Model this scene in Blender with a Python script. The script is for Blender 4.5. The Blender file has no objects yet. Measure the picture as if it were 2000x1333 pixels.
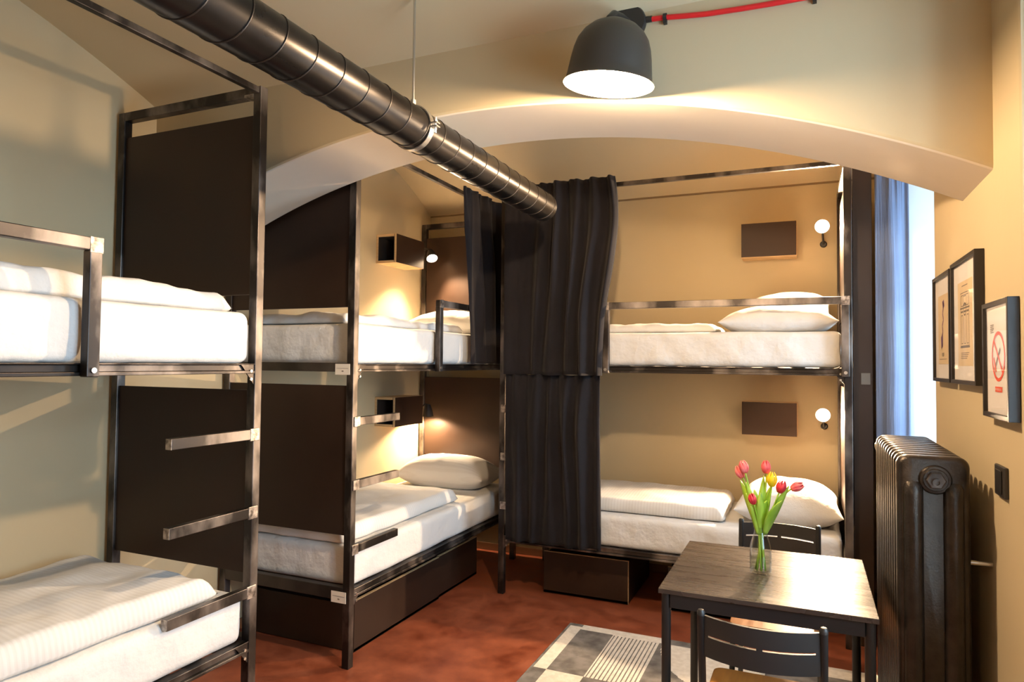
import bpy, bmesh, math, random
from math import sin, cos, pi, radians, sqrt, exp
from mathutils import Vector, Matrix, noise

random.seed(7)
SC = bpy.context.scene
COL = SC.collection

# ------------------------------------------------------------------ camera
YAW, PITCH, ROLL, FPX = 0.4105, 0.0319, 0.0101, 1318.4
cy, sy, cp, sp = cos(YAW), sin(YAW), cos(PITCH), sin(PITCH)
F = Vector((-sy * cp, cy * cp, sp)); R0 = Vector((cy, sy, 0)); U0 = R0.cross(F)
RT = cos(ROLL) * R0 + sin(ROLL) * U0
UP = -sin(ROLL) * R0 + cos(ROLL) * U0
cam_data = bpy.data.cameras.new('camera')
cam_data.sensor_width = 36.0
cam_data.lens = 36.0 * FPX / 2000.0
cam_data.clip_start = 0.02
cam = bpy.data.objects.new('camera', cam_data)
COL.objects.link(cam)
M3 = Matrix((RT, UP, -F)).transposed()
cam.matrix_world = Matrix.Translation((0, 0, 1.5)) @ M3.to_4x4()
SC.camera = cam

# ------------------------------------------------------------------ world, daylight, exposure
SC.view_settings.view_transform = 'Standard'
SC.view_settings.look = 'None'
SC.view_settings.gamma = 1.0
SC.view_settings.use_curve_mapping = False
SC.view_settings.exposure = 0.35
world = bpy.data.worlds.new('overcast_sky'); SC.world = world
world.use_nodes = True
bg = world.node_tree.nodes['Background']
bg.inputs['Color'].default_value = (0.56, 0.79, 1.0, 1)
bg.inputs['Strength'].default_value = 12.5
WARM = (1.0, 0.71, 0.43)
WARM_BED = (1.0, 0.70, 0.42)
P_PENDANT, P_REAR, P_BED = 92.0, 22.0, 72.0
# daylight openings (portals guide the sky light through the two windows)
XR = 0.494
NICHE = [(3.28, 4.12, 0.85, 2.52, 0.98), (0.75, 2.03, 0.85, 2.52, 0.98)]   # y0, y1, z0, z1, window x
for k, (y0, y1, z0, z1, wx) in enumerate(NICHE):
    ld = bpy.data.lights.new('window_portal', 'AREA'); ld.shape = 'RECTANGLE'
    ld.size = z1 - z0; ld.size_y = y1 - y0
    ld.cycles.is_portal = True
    lo = bpy.data.objects.new('window_portal', ld); COL.objects.link(lo)
    lo.location = (wx + 0.10, (y0 + y1) / 2, (z0 + z1) / 2)
    lo.rotation_euler = (0, radians(90), 0)


# ------------------------------------------------------------------ materials
def mat(name, color, rough=0.6, metal=0.0, spec=0.5, **kw):
    m = bpy.data.materials.new(name); m.use_nodes = True
    b = m.node_tree.nodes['Principled BSDF']
    b.inputs['Base Color'].default_value = (*color, 1)
    b.inputs['Roughness'].default_value = rough
    b.inputs['Metallic'].default_value = metal
    b.inputs['Specular IOR Level'].default_value = spec
    for k, v in kw.items():
        b.inputs[k].default_value = v
    return m


def nodes(m):
    return m.node_tree.nodes, m.node_tree.links, m.node_tree.nodes['Principled BSDF']


def add_noise(m, c1, c2, scale, detail=6, stretch=(1, 1, 1), pos=(0.35, 0.65), rn=0.5, rough=None, bump=0.0, bscale=None, bdist=0.01, coord='Object'):
    n, l, b = nodes(m)
    tc = n.new('ShaderNodeTexCoord'); mp = n.new('ShaderNodeMapping')
    mp.inputs['Scale'].default_value = stretch
    l.new(tc.outputs[coord], mp.inputs['Vector'])
    t = n.new('ShaderNodeTexNoise'); t.inputs['Scale'].default_value = scale
    t.inputs['Detail'].default_value = detail; t.inputs['Roughness'].default_value = rn
    l.new(mp.outputs['Vector'], t.inputs['Vector'])
    r = n.new('ShaderNodeValToRGB')
    r.color_ramp.elements[0].position = pos[0]; r.color_ramp.elements[1].position = pos[1]
    r.color_ramp.elements[0].color = (*c1, 1); r.color_ramp.elements[1].color = (*c2, 1)
    l.new(t.outputs['Fac'], r.inputs['Fac'])
    l.new(r.outputs['Color'], b.inputs['Base Color'])
    if rough:
        mr = n.new('ShaderNodeMapRange')
        mr.inputs['From Min'].default_value = 0.3; mr.inputs['From Max'].default_value = 0.7
        mr.inputs['To Min'].default_value = rough[0]; mr.inputs['To Max'].default_value = rough[1]
        l.new(t.outputs['Fac'], mr.inputs['Value']); l.new(mr.outputs['Result'], b.inputs['Roughness'])
    if bump:
        t2 = n.new('ShaderNodeTexNoise'); t2.inputs['Scale'].default_value = bscale or scale
        t2.inputs['Detail'].default_value = 5
        l.new(mp.outputs['Vector'], t2.inputs['Vector'])
        bp = n.new('ShaderNodeBump'); bp.inputs['Strength'].default_value = bump
        bp.inputs['Distance'].default_value = bdist
        l.new(t2.outputs['Fac'], bp.inputs['Height']); l.new(bp.outputs['Normal'], b.inputs['Normal'])
    return m


MAT = {}
MAT['wall'] = add_noise(mat('wall_paint', (0.5, 0.46, 0.36), 0.8, spec=0.25), (0.50, 0.405, 0.255), (0.53, 0.43, 0.272), 1.3, bump=0.12, bscale=30, bdist=0.004)
MAT['ceil'] = add_noise(mat('ceiling_paint', (0.56, 0.51, 0.42), 0.85, spec=0.2), (0.57, 0.46, 0.29), (0.60, 0.485, 0.31), 0.9, bump=0.08, bscale=20, bdist=0.004)
MAT['soffit'] = add_noise(mat('pale_arch_soffit', (0.62, 0.55, 0.45), 0.85, spec=0.2), (0.63, 0.555, 0.45), (0.67, 0.59, 0.485), 2.0, bump=0.12, bscale=25, bdist=0.004)  # paler tone for the underside of the arch
MAT['reveal'] = mat('white_plaster', (0.50, 0.505, 0.50), 0.8)
MAT['shadow_gap'] = mat('brown_shadow_strip', (0.22, 0.15, 0.075), 0.7)
MAT['floor'] = add_noise(mat('red_floor', (0.2, 0.05, 0.02), 0.4), (0.150, 0.032, 0.013), (0.37, 0.110, 0.052), 5.5, detail=15, pos=(0.33, 0.74), rn=0.68, rough=(0.28, 0.5), bump=0.05, bscale=25, bdist=0.003)
MAT['base'] = mat('skirting_paint', (0.20, 0.09, 0.04), 0.5)
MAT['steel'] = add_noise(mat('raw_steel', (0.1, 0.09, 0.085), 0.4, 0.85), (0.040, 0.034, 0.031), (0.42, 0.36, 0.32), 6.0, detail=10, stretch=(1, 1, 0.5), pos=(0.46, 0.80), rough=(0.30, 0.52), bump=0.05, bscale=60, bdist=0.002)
MAT['steel_dark'] = add_noise(mat('dark_steel', (0.05, 0.045, 0.04), 0.45, 0.6), (0.030, 0.026, 0.023), (0.085, 0.072, 0.06), 4.0, detail=7, rough=(0.34, 0.5))
MAT['weld'] = add_noise(mat('ground_weld', (0.5, 0.45, 0.4), 0.35, 0.8), (0.14, 0.115, 0.10), (0.55, 0.48, 0.42), 45.0, detail=6, rough=(0.3, 0.5), bump=0.3, bscale=120, bdist=0.003)
MAT['panel'] = add_noise(mat('brown_film_faced_board', (0.03, 0.018, 0.012), 0.42, spec=0.28), (0.022, 0.0112, 0.0068), (0.030, 0.0152, 0.009), 2.5, rough=(0.36, 0.5))
MAT['ply'] = add_noise(mat('plywood_edge', (0.55, 0.36, 0.18), 0.6), (0.48, 0.31, 0.15), (0.62, 0.42, 0.22), 12, stretch=(1, 1, 12))
MAT['inside'] = mat('dark_board_inside', (0.03, 0.022, 0.017), 0.6)
MAT['sheet'] = add_noise(mat('white_cotton', (0.82, 0.80, 0.78), 0.9, spec=0.15), (0.635, 0.625, 0.61), (0.665, 0.655, 0.64), 3.0, bump=0.55, bscale=8.0, bdist=0.03)
MAT['curtain'] = add_noise(mat('black_curtain', (0.022, 0.018, 0.021), 0.85, spec=0.2), (0.0075, 0.0062, 0.0078), (0.012, 0.010, 0.012), 3, bump=0.15, bscale=40, bdist=0.004)
MAT['curtain'].node_tree.nodes['Principled BSDF'].inputs['Sheen Weight'].default_value = 0.06
MAT['blue'] = add_noise(mat('slate_blue_curtain', (0.12, 0.15, 0.23), 0.85, spec=0.2), (0.115, 0.145, 0.225), (0.14, 0.175, 0.265), 3, bump=0.2, bscale=25, bdist=0.004)
MAT['duct'] = add_noise(mat('black_duct_steel', (0.06, 0.055, 0.05), 0.35, 0.85), (0.016, 0.014, 0.0135), (0.030, 0.026, 0.024), 3.5, rough=(0.25, 0.34))
MAT['seam'] = mat('duct_seam', (0.045, 0.038, 0.034), 0.4, 0.8)
MAT['zinc'] = mat('zinc_steel', (0.55, 0.53, 0.5), 0.3, 0.95)
MAT['black'] = mat('black_paint', (0.018, 0.016, 0.015), 0.45)
MAT['shade'] = mat('charcoal_lampshade', (0.036, 0.030, 0.024), 0.42)
MAT['white'] = mat('white_enamel', (0.9, 0.88, 0.84), 0.5)
MAT['red'] = mat('red_conduit', (0.62, 0.012, 0.016), 0.4)
MAT['blackwood'] = add_noise(mat('black_brown_tabletop', (0.06, 0.045, 0.036), 0.35, spec=0.6), (0.036, 0.026, 0.021), (0.058, 0.043, 0.034), 5, detail=8, stretch=(1, 14, 1), pos=(0.3, 0.7), rough=(0.25, 0.31))
MAT['table_metal'] = mat('black_table_steel', (0.022, 0.021, 0.021), 0.38, 0.3)
MAT['seat'] = add_noise(mat('brown_stained_seat', (0.33, 0.16, 0.05), 0.4), (0.42, 0.135, 0.018), (0.56, 0.21, 0.04), 6, stretch=(8, 1, 1), rough=(0.3, 0.45))
MAT['chair'] = mat('black_chair_slat', (0.020, 0.019, 0.019), 0.5)
MAT['radiator'] = add_noise(mat('black_cast_iron', (0.03, 0.025, 0.021), 0.3, 0.75, 0.7), (0.034, 0.027, 0.0215), (0.050, 0.039, 0.031), 30, rough=(0.30, 0.40), bump=0.25, bscale=150, bdist=0.003)
MAT['frame'] = mat('black_frame', (0.014, 0.010, 0.008), 0.45)
MAT['mount'] = mat('white_mount', (0.78, 0.74, 0.72), 0.7)
MAT['paper'] = mat('cream_paper', (0.72, 0.56, 0.36), 0.7)
MAT['ink'] = mat('grey_ink', (0.20, 0.16, 0.13), 0.7)
MAT['purple'] = mat('purple_ink', (0.22, 0.10, 0.24), 0.7)
MAT['redink'] = mat('red_ink', (0.80, 0.10, 0.06), 0.7)
MAT['card'] = mat('white_card', (0.72, 0.66, 0.56), 0.7)
MAT['dimcard'] = mat('brown_card', (0.09, 0.068, 0.05), 0.7)
MAT['leaf'] = add_noise(mat('tulip_green', (0.16, 0.34, 0.03), 0.45, spec=0.4), (0.26, 0.46, 0.03), (0.48, 0.66, 0.09), 20, stretch=(1, 1, 0.3))
MAT['tulip_red'] = add_noise(mat('tulip_red', (0.65, 0.02, 0.03), 0.5), (0.58, 0.012, 0.02), (0.80, 0.06, 0.08), 25)
MAT['tulip_pink'] = add_noise(mat('tulip_pink', (0.75, 0.09, 0.10), 0.5), (0.70, 0.05, 0.07), (0.88, 0.24, 0.22), 25)
MAT['tulip_yellow'] = mat('tulip_yellow', (0.85, 0.60, 0.01), 0.5)
MAT['rug_cream'] = add_noise(mat('cream_wool', (0.66, 0.61, 0.54), 0.95, spec=0.1), (0.60, 0.55, 0.48), (0.70, 0.655, 0.585), 40, bump=0.4, bscale=200, bdist=0.004)
MAT['rug_grey'] = add_noise(mat('grey_wool', (0.15, 0.14, 0.13), 0.95, spec=0.1), (0.115, 0.107, 0.10), (0.21, 0.195, 0.185), 14, detail=8, bump=0.4, bscale=200, bdist=0.004)
MAT['switch'] = mat('black_switch', (0.03, 0.026, 0.022), 0.4)

# striped damask duvet cover: satin stripes woven across the bed
MAT['damask'] = mat('striped_damask', (0.82, 0.80, 0.78), 0.85, spec=0.2)
n, l, b = nodes(MAT['damask'])
tc = n.new('ShaderNodeTexCoord'); wv = n.new('ShaderNodeTexWave')
wv.wave_type = 'BANDS'; wv.bands_direction = 'X'; wv.inputs['Scale'].default_value = 17.0
wv.inputs['Distortion'].default_value = 0.25
l.new(tc.outputs['Object'], wv.inputs['Vector'])
rp = n.new('ShaderNodeValToRGB')
rp.color_ramp.elements[0].position = 0.42; rp.color_ramp.elements[1].position = 0.58
rp.color_ramp.elements[0].color = (0.625, 0.61, 0.592, 1); rp.color_ramp.elements[1].color = (0.66, 0.65, 0.635, 1)
l.new(wv.outputs['Fac'], rp.inputs['Fac']); l.new(rp.outputs['Color'], b.inputs['Base Color'])
tn = n.new('ShaderNodeTexNoise'); tn.inputs['Scale'].default_value = 6.0
l.new(tc.outputs['Object'], tn.inputs['Vector'])
mx = n.new('ShaderNodeMath'); mx.operation = 'MULTIPLY_ADD'; mx.inputs[1].default_value = 0.05
l.new(wv.outputs['Fac'], mx.inputs[0]); l.new(tn.outputs['Fac'], mx.inputs[2])
bp = n.new('ShaderNodeBump'); bp.inputs['Strength'].default_value = 0.25; bp.inputs['Distance'].default_value = 0.02
l.new(mx.outputs[0], bp.inputs['Height']); l.new(bp.outputs['Normal'], b.inputs['Normal'])


def emit(name, color, strength):
    m = bpy.data.materials.new(name); m.use_nodes = True
    nt = m.node_tree; nt.nodes.clear()
    o = nt.nodes.new('ShaderNodeOutputMaterial'); e = nt.nodes.new('ShaderNodeEmission')
    e.inputs['Color'].default_value = (*color, 1); e.inputs['Strength'].default_value = strength
    nt.links.new(e.outputs[0], o.inputs[0]); return m


MAT['bulb'] = emit('lit_bulb', (1.0, 0.80, 0.55), 40.0)
MAT['pane'] = bpy.data.materials.new('window_glass'); MAT['pane'].use_nodes = True
nt = MAT['pane'].node_tree; nt.nodes.clear()
o_ = nt.nodes.new('ShaderNodeOutputMaterial'); mxs = nt.nodes.new('ShaderNodeMixShader')
tr = nt.nodes.new('ShaderNodeBsdfTransparent'); gl = nt.nodes.new('ShaderNodeBsdfGlossy'); fr = nt.nodes.new('ShaderNodeLayerWeight'); pw = nt.nodes.new('ShaderNodeMath')
gl.inputs['Roughness'].default_value = 0.02; pw.operation = 'MULTIPLY_ADD'; pw.inputs[1].default_value = 0.14; pw.inputs[2].default_value = 0.02
nt.links.new(fr.outputs['Facing'], pw.inputs[0]); nt.links.new(pw.outputs[0], mxs.inputs[0]); nt.links.new(tr.outputs[0], mxs.inputs[1]); nt.links.new(gl.outputs[0], mxs.inputs[2])
nt.links.new(mxs.outputs[0], o_.inputs[0])


def thin_clear(name, tint, k, base, rough=0.02):
    m = bpy.data.materials.new(name); m.use_nodes = True
    nt = m.node_tree; nt.nodes.clear()
    o = nt.nodes.new('ShaderNodeOutputMaterial'); mx_ = nt.nodes.new('ShaderNodeMixShader')
    t = nt.nodes.new('ShaderNodeBsdfTransparent'); t.inputs['Color'].default_value = (*tint, 1)
    g = nt.nodes.new('ShaderNodeBsdfGlossy'); g.inputs['Roughness'].default_value = rough
    lw = nt.nodes.new('ShaderNodeLayerWeight'); p = nt.nodes.new('ShaderNodeMath'); p.operation = 'POWER'; p.inputs[1].default_value = 3.0
    a = nt.nodes.new('ShaderNodeMath'); a.operation = 'MULTIPLY_ADD'; a.inputs[1].default_value = k; a.inputs[2].default_value = base
    nt.links.new(lw.outputs['Facing'], p.inputs[0]); nt.links.new(p.outputs[0], a.inputs[0]); nt.links.new(a.outputs[0], mx_.inputs[0])
    nt.links.new(t.outputs[0], mx_.inputs[1]); nt.links.new(g.outputs[0], mx_.inputs[2]); nt.links.new(mx_.outputs[0], o.inputs[0])
    return m


MAT['glass'] = thin_clear('clear_glass', (0.94, 0.955, 0.95), 0.9, 0.045)
MAT['water'] = thin_clear('clear_water', (0.90, 0.93, 0.88), 0.25, 0.03)


# ------------------------------------------------------------------ mesh helpers
class MB:
    def __init__(s):
        s.bm = bmesh.new()

    def box(s, x0, x1, y0, y1, z0, z1):
        v = [s.bm.verts.new((x, y, z)) for x in (x0, x1) for y in (y0, y1) for z in (z0, z1)]
        for f in ((0, 1, 3, 2), (4, 6, 7, 5), (0, 4, 5, 1), (2, 3, 7, 6), (0, 2, 6, 4), (1, 5, 7, 3)):
            s.bm.faces.new([v[i] for i in f])
        return s

    def prism(s, pts, axis, a, b):
        """polygon pts (2-D) extruded along axis ('x','y','z') from a to b"""
        def mk(p, t):
            if axis == 'x': return (t, p[0], p[1])
            if axis == 'y': return (p[0], t, p[1])
            return (p[0], p[1], t)
        A = [s.bm.verts.new(mk(p, a)) for p in pts]; B = [s.bm.verts.new(mk(p, b)) for p in pts]
        s.bm.faces.new(A); s.bm.faces.new(B[::-1])
        k = len(pts)
        for i in range(k):
            s.bm.faces.new((A[i], A[(i + 1) % k], B[(i + 1) % k], B[i]))
        return s

    def tube(s, pts, r, seg=12, cap=True):
        pts = [Vector(p) for p in pts]
        rr = r if isinstance(r, (list, tuple)) else [r] * len(pts)
        rings = []; ref = None
        for i, p in enumerate(pts):
            t = (pts[min(i + 1, len(pts) - 1)] - pts[max(i - 1, 0)]).normalized()
            if ref is None:
                ref = Vector((0, 0, 1)) if abs(t.z) < 0.9 else Vector((1, 0, 0))
            a = (ref - t * ref.dot(t)).normalized(); ref = a
            b = t.cross(a)
            rings.append([s.bm.verts.new(p + rr[i] * (cos(2 * pi * k / seg) * a + sin(2 * pi * k / seg) * b)) for k in range(seg)])
        for A, B in zip(rings, rings[1:]):
            for k in range(seg):
                s.bm.faces.new((A[k], A[(k + 1) % seg], B[(k + 1) % seg], B[k]))
        if cap:
            s.bm.faces.new(rings[0][::-1]); s.bm.faces.new(rings[-1])
        return s

    def lathe(s, prof, c=(0, 0, 0), seg=32, axis=(0, 0, 1)):
        """prof: list of (r, h) along axis"""
        q = Vector((0, 0, 1)).rotation_difference(Vector(axis).normalized()); c = Vector(c)
        rings = []
        for r, h in prof:
            if r < 1e-6:
                rings.append([s.bm.verts.new(c + q @ Vector((0, 0, h)))])
            else:
                rings.append([s.bm.verts.new(c + q @ Vector((r * cos(2 * pi * k / seg), r * sin(2 * pi * k / seg), h))) for k in range(seg)])
        for A, B in zip(rings, rings[1:]):
            for k in range(seg):
                a0, a1 = A[k % len(A)], A[(k + 1) % len(A)]
                b0, b1 = B[k % len(B)], B[(k + 1) % len(B)]
                vs = []
                for v in (a0, a1, b1, b0):
                    if v not in vs: vs.append(v)
                if len(vs) > 2: s.bm.faces.new(vs)
        return s

    def grid(s, fn, nu, nv, close_u=False):
        V = [[s.bm.verts.new(fn(i / nu, j / nv)) for j in range(nv + 1)] for i in range(nu + (0 if close_u else 1))]
        for i in range(nu):
            for j in range(nv):
                A, B = V[i], V[(i + 1) % len(V)]
                s.bm.faces.new((A[j], B[j], B[j + 1], A[j + 1]))
        return V

    def build(s, name, material, parent=None, smooth=False, bevel=0.0, solid=0.0, subsurf=0, angle=40):
        bmesh.ops.recalc_face_normals(s.bm, faces=s.bm.faces[:])
        me = bpy.data.meshes.new(name); s.bm.to_mesh(me); s.bm.free()
        o = bpy.data.objects.new(name, me); COL.objects.link(o)
        for m in (material if isinstance(material, list) else [material]):
            me.materials.append(m)
        if parent is not None: o.parent = parent
        if smooth:
            for p in me.polygons: p.use_smooth = True
            if smooth == 'auto':
                me.set_sharp_from_angle(angle=radians(angle))
        if solid:
            md = o.modifiers.new('thick', 'SOLIDIFY'); md.thickness = solid; md.offset = 0
        if bevel:
            md = o.modifiers.new('bevel', 'BEVEL'); md.width = bevel; md.segments = 2; md.limit_method = 'ANGLE'
        if subsurf:
            md = o.modifiers.new('sub', 'SUBSURF'); md.levels = subsurf; md.render_levels = subsurf
        return o


def tag(o, label=None, cat=None, group=None, kind=None):
    if label: o['label'] = label
    if cat: o['category'] = cat
    if group: o['group'] = group
    if kind: o['kind'] = kind
    return o


def empty(name, loc=(0, 0, 0), rz=0.0):
    o = bpy.data.objects.new(name, None); COL.objects.link(o)
    o.empty_display_size = 0.1
    o.location = loc; o.rotation_euler = (0, 0, rz); return o


def struct(name, mb, m, parent=None, **kw):
    o = mb.build(name, m, parent, **kw)
    if parent is None: o['kind'] = 'structure'
    return o


def box(name, dims, m, parent=None, bevel=0.0015):
    return MB().box(*dims).build(name, m, parent, bevel=bevel)


# ------------------------------------------------------------------ room shell
XL, YB, YF = -2.91, 4.94, -1.15
YA0, YA1 = 2.30, 2.725                     # the arch between the two vaulted bays
ZS = 2.725                                 # springing height of the vaults

struct('floor', MB().box(XL - 0.2, XR + 0.9, YF - 0.2, YB + 0.2, -0.1, 0.0), MAT['floor'])
struct('wall_left', MB().box(XL - 0.15, XL, YF - 0.15, YB + 0.15, 0, 3.3), MAT['wall'])
struct('wall_back', MB().box(XL, XR + 0.12, YB, YB + 0.15, 0, 3.3), MAT['wall'])
struct('wall_front', MB().box(XL, XR + 0.6, YF - 0.15, YF, 0, 3.3), MAT['wall'])
# right wall: piers, parapets and heads around the two window niches
wr = MB()
XO = XR + 0.62
for y0, y1 in ((YF, NICHE[1][0]), (NICHE[1][1], NICHE[0][0]), (NICHE[0][1], YB)):
    wr.box(XR, XO, y0, y1, 0, 3.3)
for y0, y1, z0, z1, wx in NICHE:
    wr.box(XR, XO, y0, y1, 0, z0); wr.box(XR, XO, y0, y1, z1, 3.3)
struct('wall_right', wr, MAT['wall'], bevel=0.012)
struct('baseboard_back', MB().box(XL, XR, YB - 0.012, YB, 0, 0.055), MAT['base'], bevel=0.003)
struct('baseboard_left', MB().box(XL, XL + 0.012, YF, YB - 0.012, 0, 0.055), MAT['base'], bevel=0.003)


def arch_z(x):
    c = -1.213; h = 1.707
    t = (x - c) / h
    # segmental arch measured from the photograph
    rise, half = 0.405, h
    rad = (half * half + rise * rise) / (2 * rise)
    d = min(abs(x - c), rad * 0.999)
    return 2.472 - (rad - sqrt(rad * rad - d * d))


ar = MB(); NA = 72
xs = [XL - 0.06 + (XR - XL + 0.12) * i / NA for i in range(NA + 1)]
low_f = [ar.bm.verts.new((x, YA0, arch_z(x))) for x in xs]
low_b = [ar.bm.verts.new((x, YA1, arch_z(x))) for x in xs]
top_f = [ar.bm.verts.new((x, YA0, 3.3)) for x in xs]
top_b = [ar.bm.verts.new((x, YA1, 3.3)) for x in xs]
for i in range(NA):
    ar.bm.faces.new((low_f[i], low_f[i + 1], top_f[i + 1], top_f[i]))
    ar.bm.faces.new((low_b[i + 1], low_b[i], top_b[i], top_b[i + 1]))
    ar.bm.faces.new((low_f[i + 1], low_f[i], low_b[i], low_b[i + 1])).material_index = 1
    ar.bm.faces.new((top_f[i], top_f[i + 1], top_b[i + 1], top_b[i]))
ar.bm.faces.new((low_f[0], top_f[0], top_b[0], low_b[0])); ar.bm.faces.new((low_f[-1], low_b[-1], top_b[-1], top_f[-1]))
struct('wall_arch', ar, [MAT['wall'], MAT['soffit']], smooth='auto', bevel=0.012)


def vault(name, y0, y1, slope):
    L = y1 - y0
    m = MB(); prof = []
    for i in range(41):
        s_ = L * i / 40
        prof.append((y0 + s_, ZS + slope * s_ * (1 - s_ / L)))
    m.prism(prof + [(y1, 3.4), (y0, 3.4)], 'x', XL - 0.02, XR + 0.02)
    return struct(name, m, MAT['ceil'], smooth='auto')


vault('ceiling_front', YF, YA0, 0.42)
vault('ceiling', YA1, YB, 0.62)

# white plaster reveals of the niches
for k, (y0, y1, z0, z1, wx) in enumerate(NICHE):
    m = MB(); e = 0.003; x0, x1 = XR + 0.012, XO - 0.002
    m.box(x0, x1, y0, y0 + e, z0 + e, z1 - e); m.box(x0, x1, y1 - e, y1, z0 + e, z1 - e)
    m.box(x0, x1, y0, y1, z0, z0 + e); m.box(x0, x1, y0, y1, z1 - e, z1)
    struct('trim_%d' % (k + 1), m, MAT['reveal'])
struct('trim_3', MB().box(XL, XR, YB - 0.009, YB, ZS - 0.006, ZS + 0.010), MAT['shadow_gap'])  # strip coloured brown as the shadow gap where back wall meets vault

# windows in the two niches
for k, (y0, y1, z0, z1, wx) in enumerate(NICHE):
    w = MB()
    t = 0.055
    w.box(wx, wx + 0.06, y0, y0 + t, z0, z1); w.box(wx, wx + 0.06, y1 - t, y1, z0, z1)
    w.box(wx, wx + 0.06, y0 + t, y1 - t, z0, z0 + t); w.box(wx, wx + 0.06, y0 + t, y1 - t, z1 - t, z1)
    yc = (y0 + y1) / 2
    w.box(wx + 0.005, wx + 0.055, yc - 0.03, yc + 0.03, z0 + t, z1 - t)
    wf = struct('window_%d' % (k + 1), w, MAT['white'], bevel=0.004)
    MB().box(wx + 0.025, wx + 0.031, y0 + t, yc - 0.03, z0 + t, z1 - t).build('glass_pane', MAT['pane'], wf)
    MB().box(wx + 0.025, wx + 0.031, yc + 0.03, y1 - t, z0 + t, z1 - t).build('glass_pane', MAT['pane'], wf)
    MB().box(wx - 0.03, wx, yc - 0.012, yc + 0.012, 1.55, 1.67).build('window_handle', MAT['zinc'], wf, bevel=0.004)


# ------------------------------------------------------------------ soft goods
def rounded_block(sx, sy, sz, r, wr_amp=0.006, seed=0.0, n=26):
    """mattress in a fitted sheet: rounded block, wrinkled sides; base at z=0, centred in x,y"""
    bm = bmesh.new(); hx, hy, hz = sx / 2, sy / 2, sz / 2

    def steps(h, k):
        out = []
        inner = h - r
        for i in range(5): out.append(-h + r * (1 - cos(pi / 2 * i / 4)) * 1.0 if i else -h)
        for i in range(1, k): out.append(-inner + 2 * inner * i / k)
        for i in range(5): out.append(h - r * (1 - cos(pi / 2 * (4 - i) / 4)) if i < 4 else h)
        return out
    SX, SY, SZ = steps(hx, max(6, int(sx * n))), steps(hy, max(6, int(sy * n))), steps(hz, 6)

    def put(p):
        c = Vector((max(-hx + r, min(hx - r, p[0])), max(-hy + r, min(hy - r, p[1])), max(-hz + r, min(hz - r, p[2]))))
        d = Vector(p) - c
        dn = d.normalized() if d.length > 1e-6 else Vector((0, 0, 1))
        q = c + dn * r if d.length > 1e-6 else Vector(p)
        side = 1 - abs(dn.z)
        along = q.x if abs(dn.y) > abs(dn.x) else q.y
        w = noise.noise(Vector((along * 9 + q.z * 7 + seed, q.z * 3.0, seed * 1.7)))
        w2 = noise.noise(Vector((q.x * 4 + seed, q.y * 4, q.z * 2)))
        amp = wr_amp * (side * (0.6 + 0.9 * (hz - q.z) / sz)) * w + wr_amp * 0.6 * w2
        return bm.verts.new((q + dn * amp) + Vector((0, 0, hz)))

    def face(A, B, fn):
        G = [[put(fn(a, b_)) for b_ in B] for a in A]
        for i in range(len(A) - 1):
            for j in range(len(B) - 1):
                bm.faces.new((G[i][j], G[i + 1][j], G[i + 1][j + 1], G[i][j + 1]))
    for s_ in (-1, 1):
        face(SX, SY, lambda a, b_: (a, b_, s_ * hz))
        face(SX, SZ, lambda a, b_: (a, s_ * hy, b_))
        face(SY, SZ, lambda a, b_: (s_ * hx, a, b_))
    bmesh.ops.remove_doubles(bm, verts=bm.verts[:], dist=0.0012)
    return bm


def quilt(sx, sy, h, amp=0.012, seed=0.0, nu=60, nv=36, edge=0.05, fold=None):
    """duvet lying flat: puffed sheet closed underneath, wavy rim"""
    bm = bmesh.new()

    def prof(t):
        d = (1 - abs(t)) / edge * 0.5
        return 1.0 if d >= 1 else sqrt(max(0.0, 1 - (1 - d) ** 2))
    T, B = [], []
    for i in range(nu + 1):
        u = -1 + 2 * i / nu; u = u * (1.5 - 0.5 * abs(u)) if abs(u) < 1 else u
        rt, rb = [], []
        for j in range(nv + 1):
            v = -1 + 2 * j / nv; v = v * (1.5 - 0.5 * abs(v)) if abs(v) < 1 else v
            x = u * sx / 2 + 0.012 * noise.noise(Vector((v * 3, seed, 1.0))) * abs(u)
            y = v * sy / 2 + 0.014 * noise.noise(Vector((u * 5, seed, 4.0))) * abs(v)
            e = prof(u) * prof(v)
            nz = noise.noise(Vector((x * 5 + seed, y * 6, 0.3))) + 0.6 * noise.noise(Vector((x * 12, y * 11 + seed, 2.3)))
            z = h * e * (0.82 + 0.18 * (1 - u * u) * (1 - v * v)) + amp * nz * e
            if fold: z += fold(u, v) * e
            zb = 0.35 * h * (1 - e) if e < 0.5 else 0.0
            rim = (abs(u) > 0.9999 or abs(v) > 0.9999)
            zz = max(z, 0.004)
            if rim: zz = 0.18 * h + 0.006 * noise.noise(Vector((x * 8, y * 8, seed)))
            rt.append(bm.verts.new((x, y, zz)))
            rb.append(rt[-1] if rim else bm.verts.new((x, y, 0.001 + 0.12 * h * (1 - prof(u) * prof(v)))))
        T.append(rt); B.append(rb)
    for i in range(nu):
        for j in range(nv):
            bm.faces.new((T[i][j], T[i + 1][j], T[i + 1][j + 1], T[i][j + 1]))
            q = [B[i][j], B[i][j + 1], B[i + 1][j + 1], B[i + 1][j]]
            if len(set(q)) == 4:
                try: bm.faces.new(q)
                except ValueError: pass
    return bm


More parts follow.
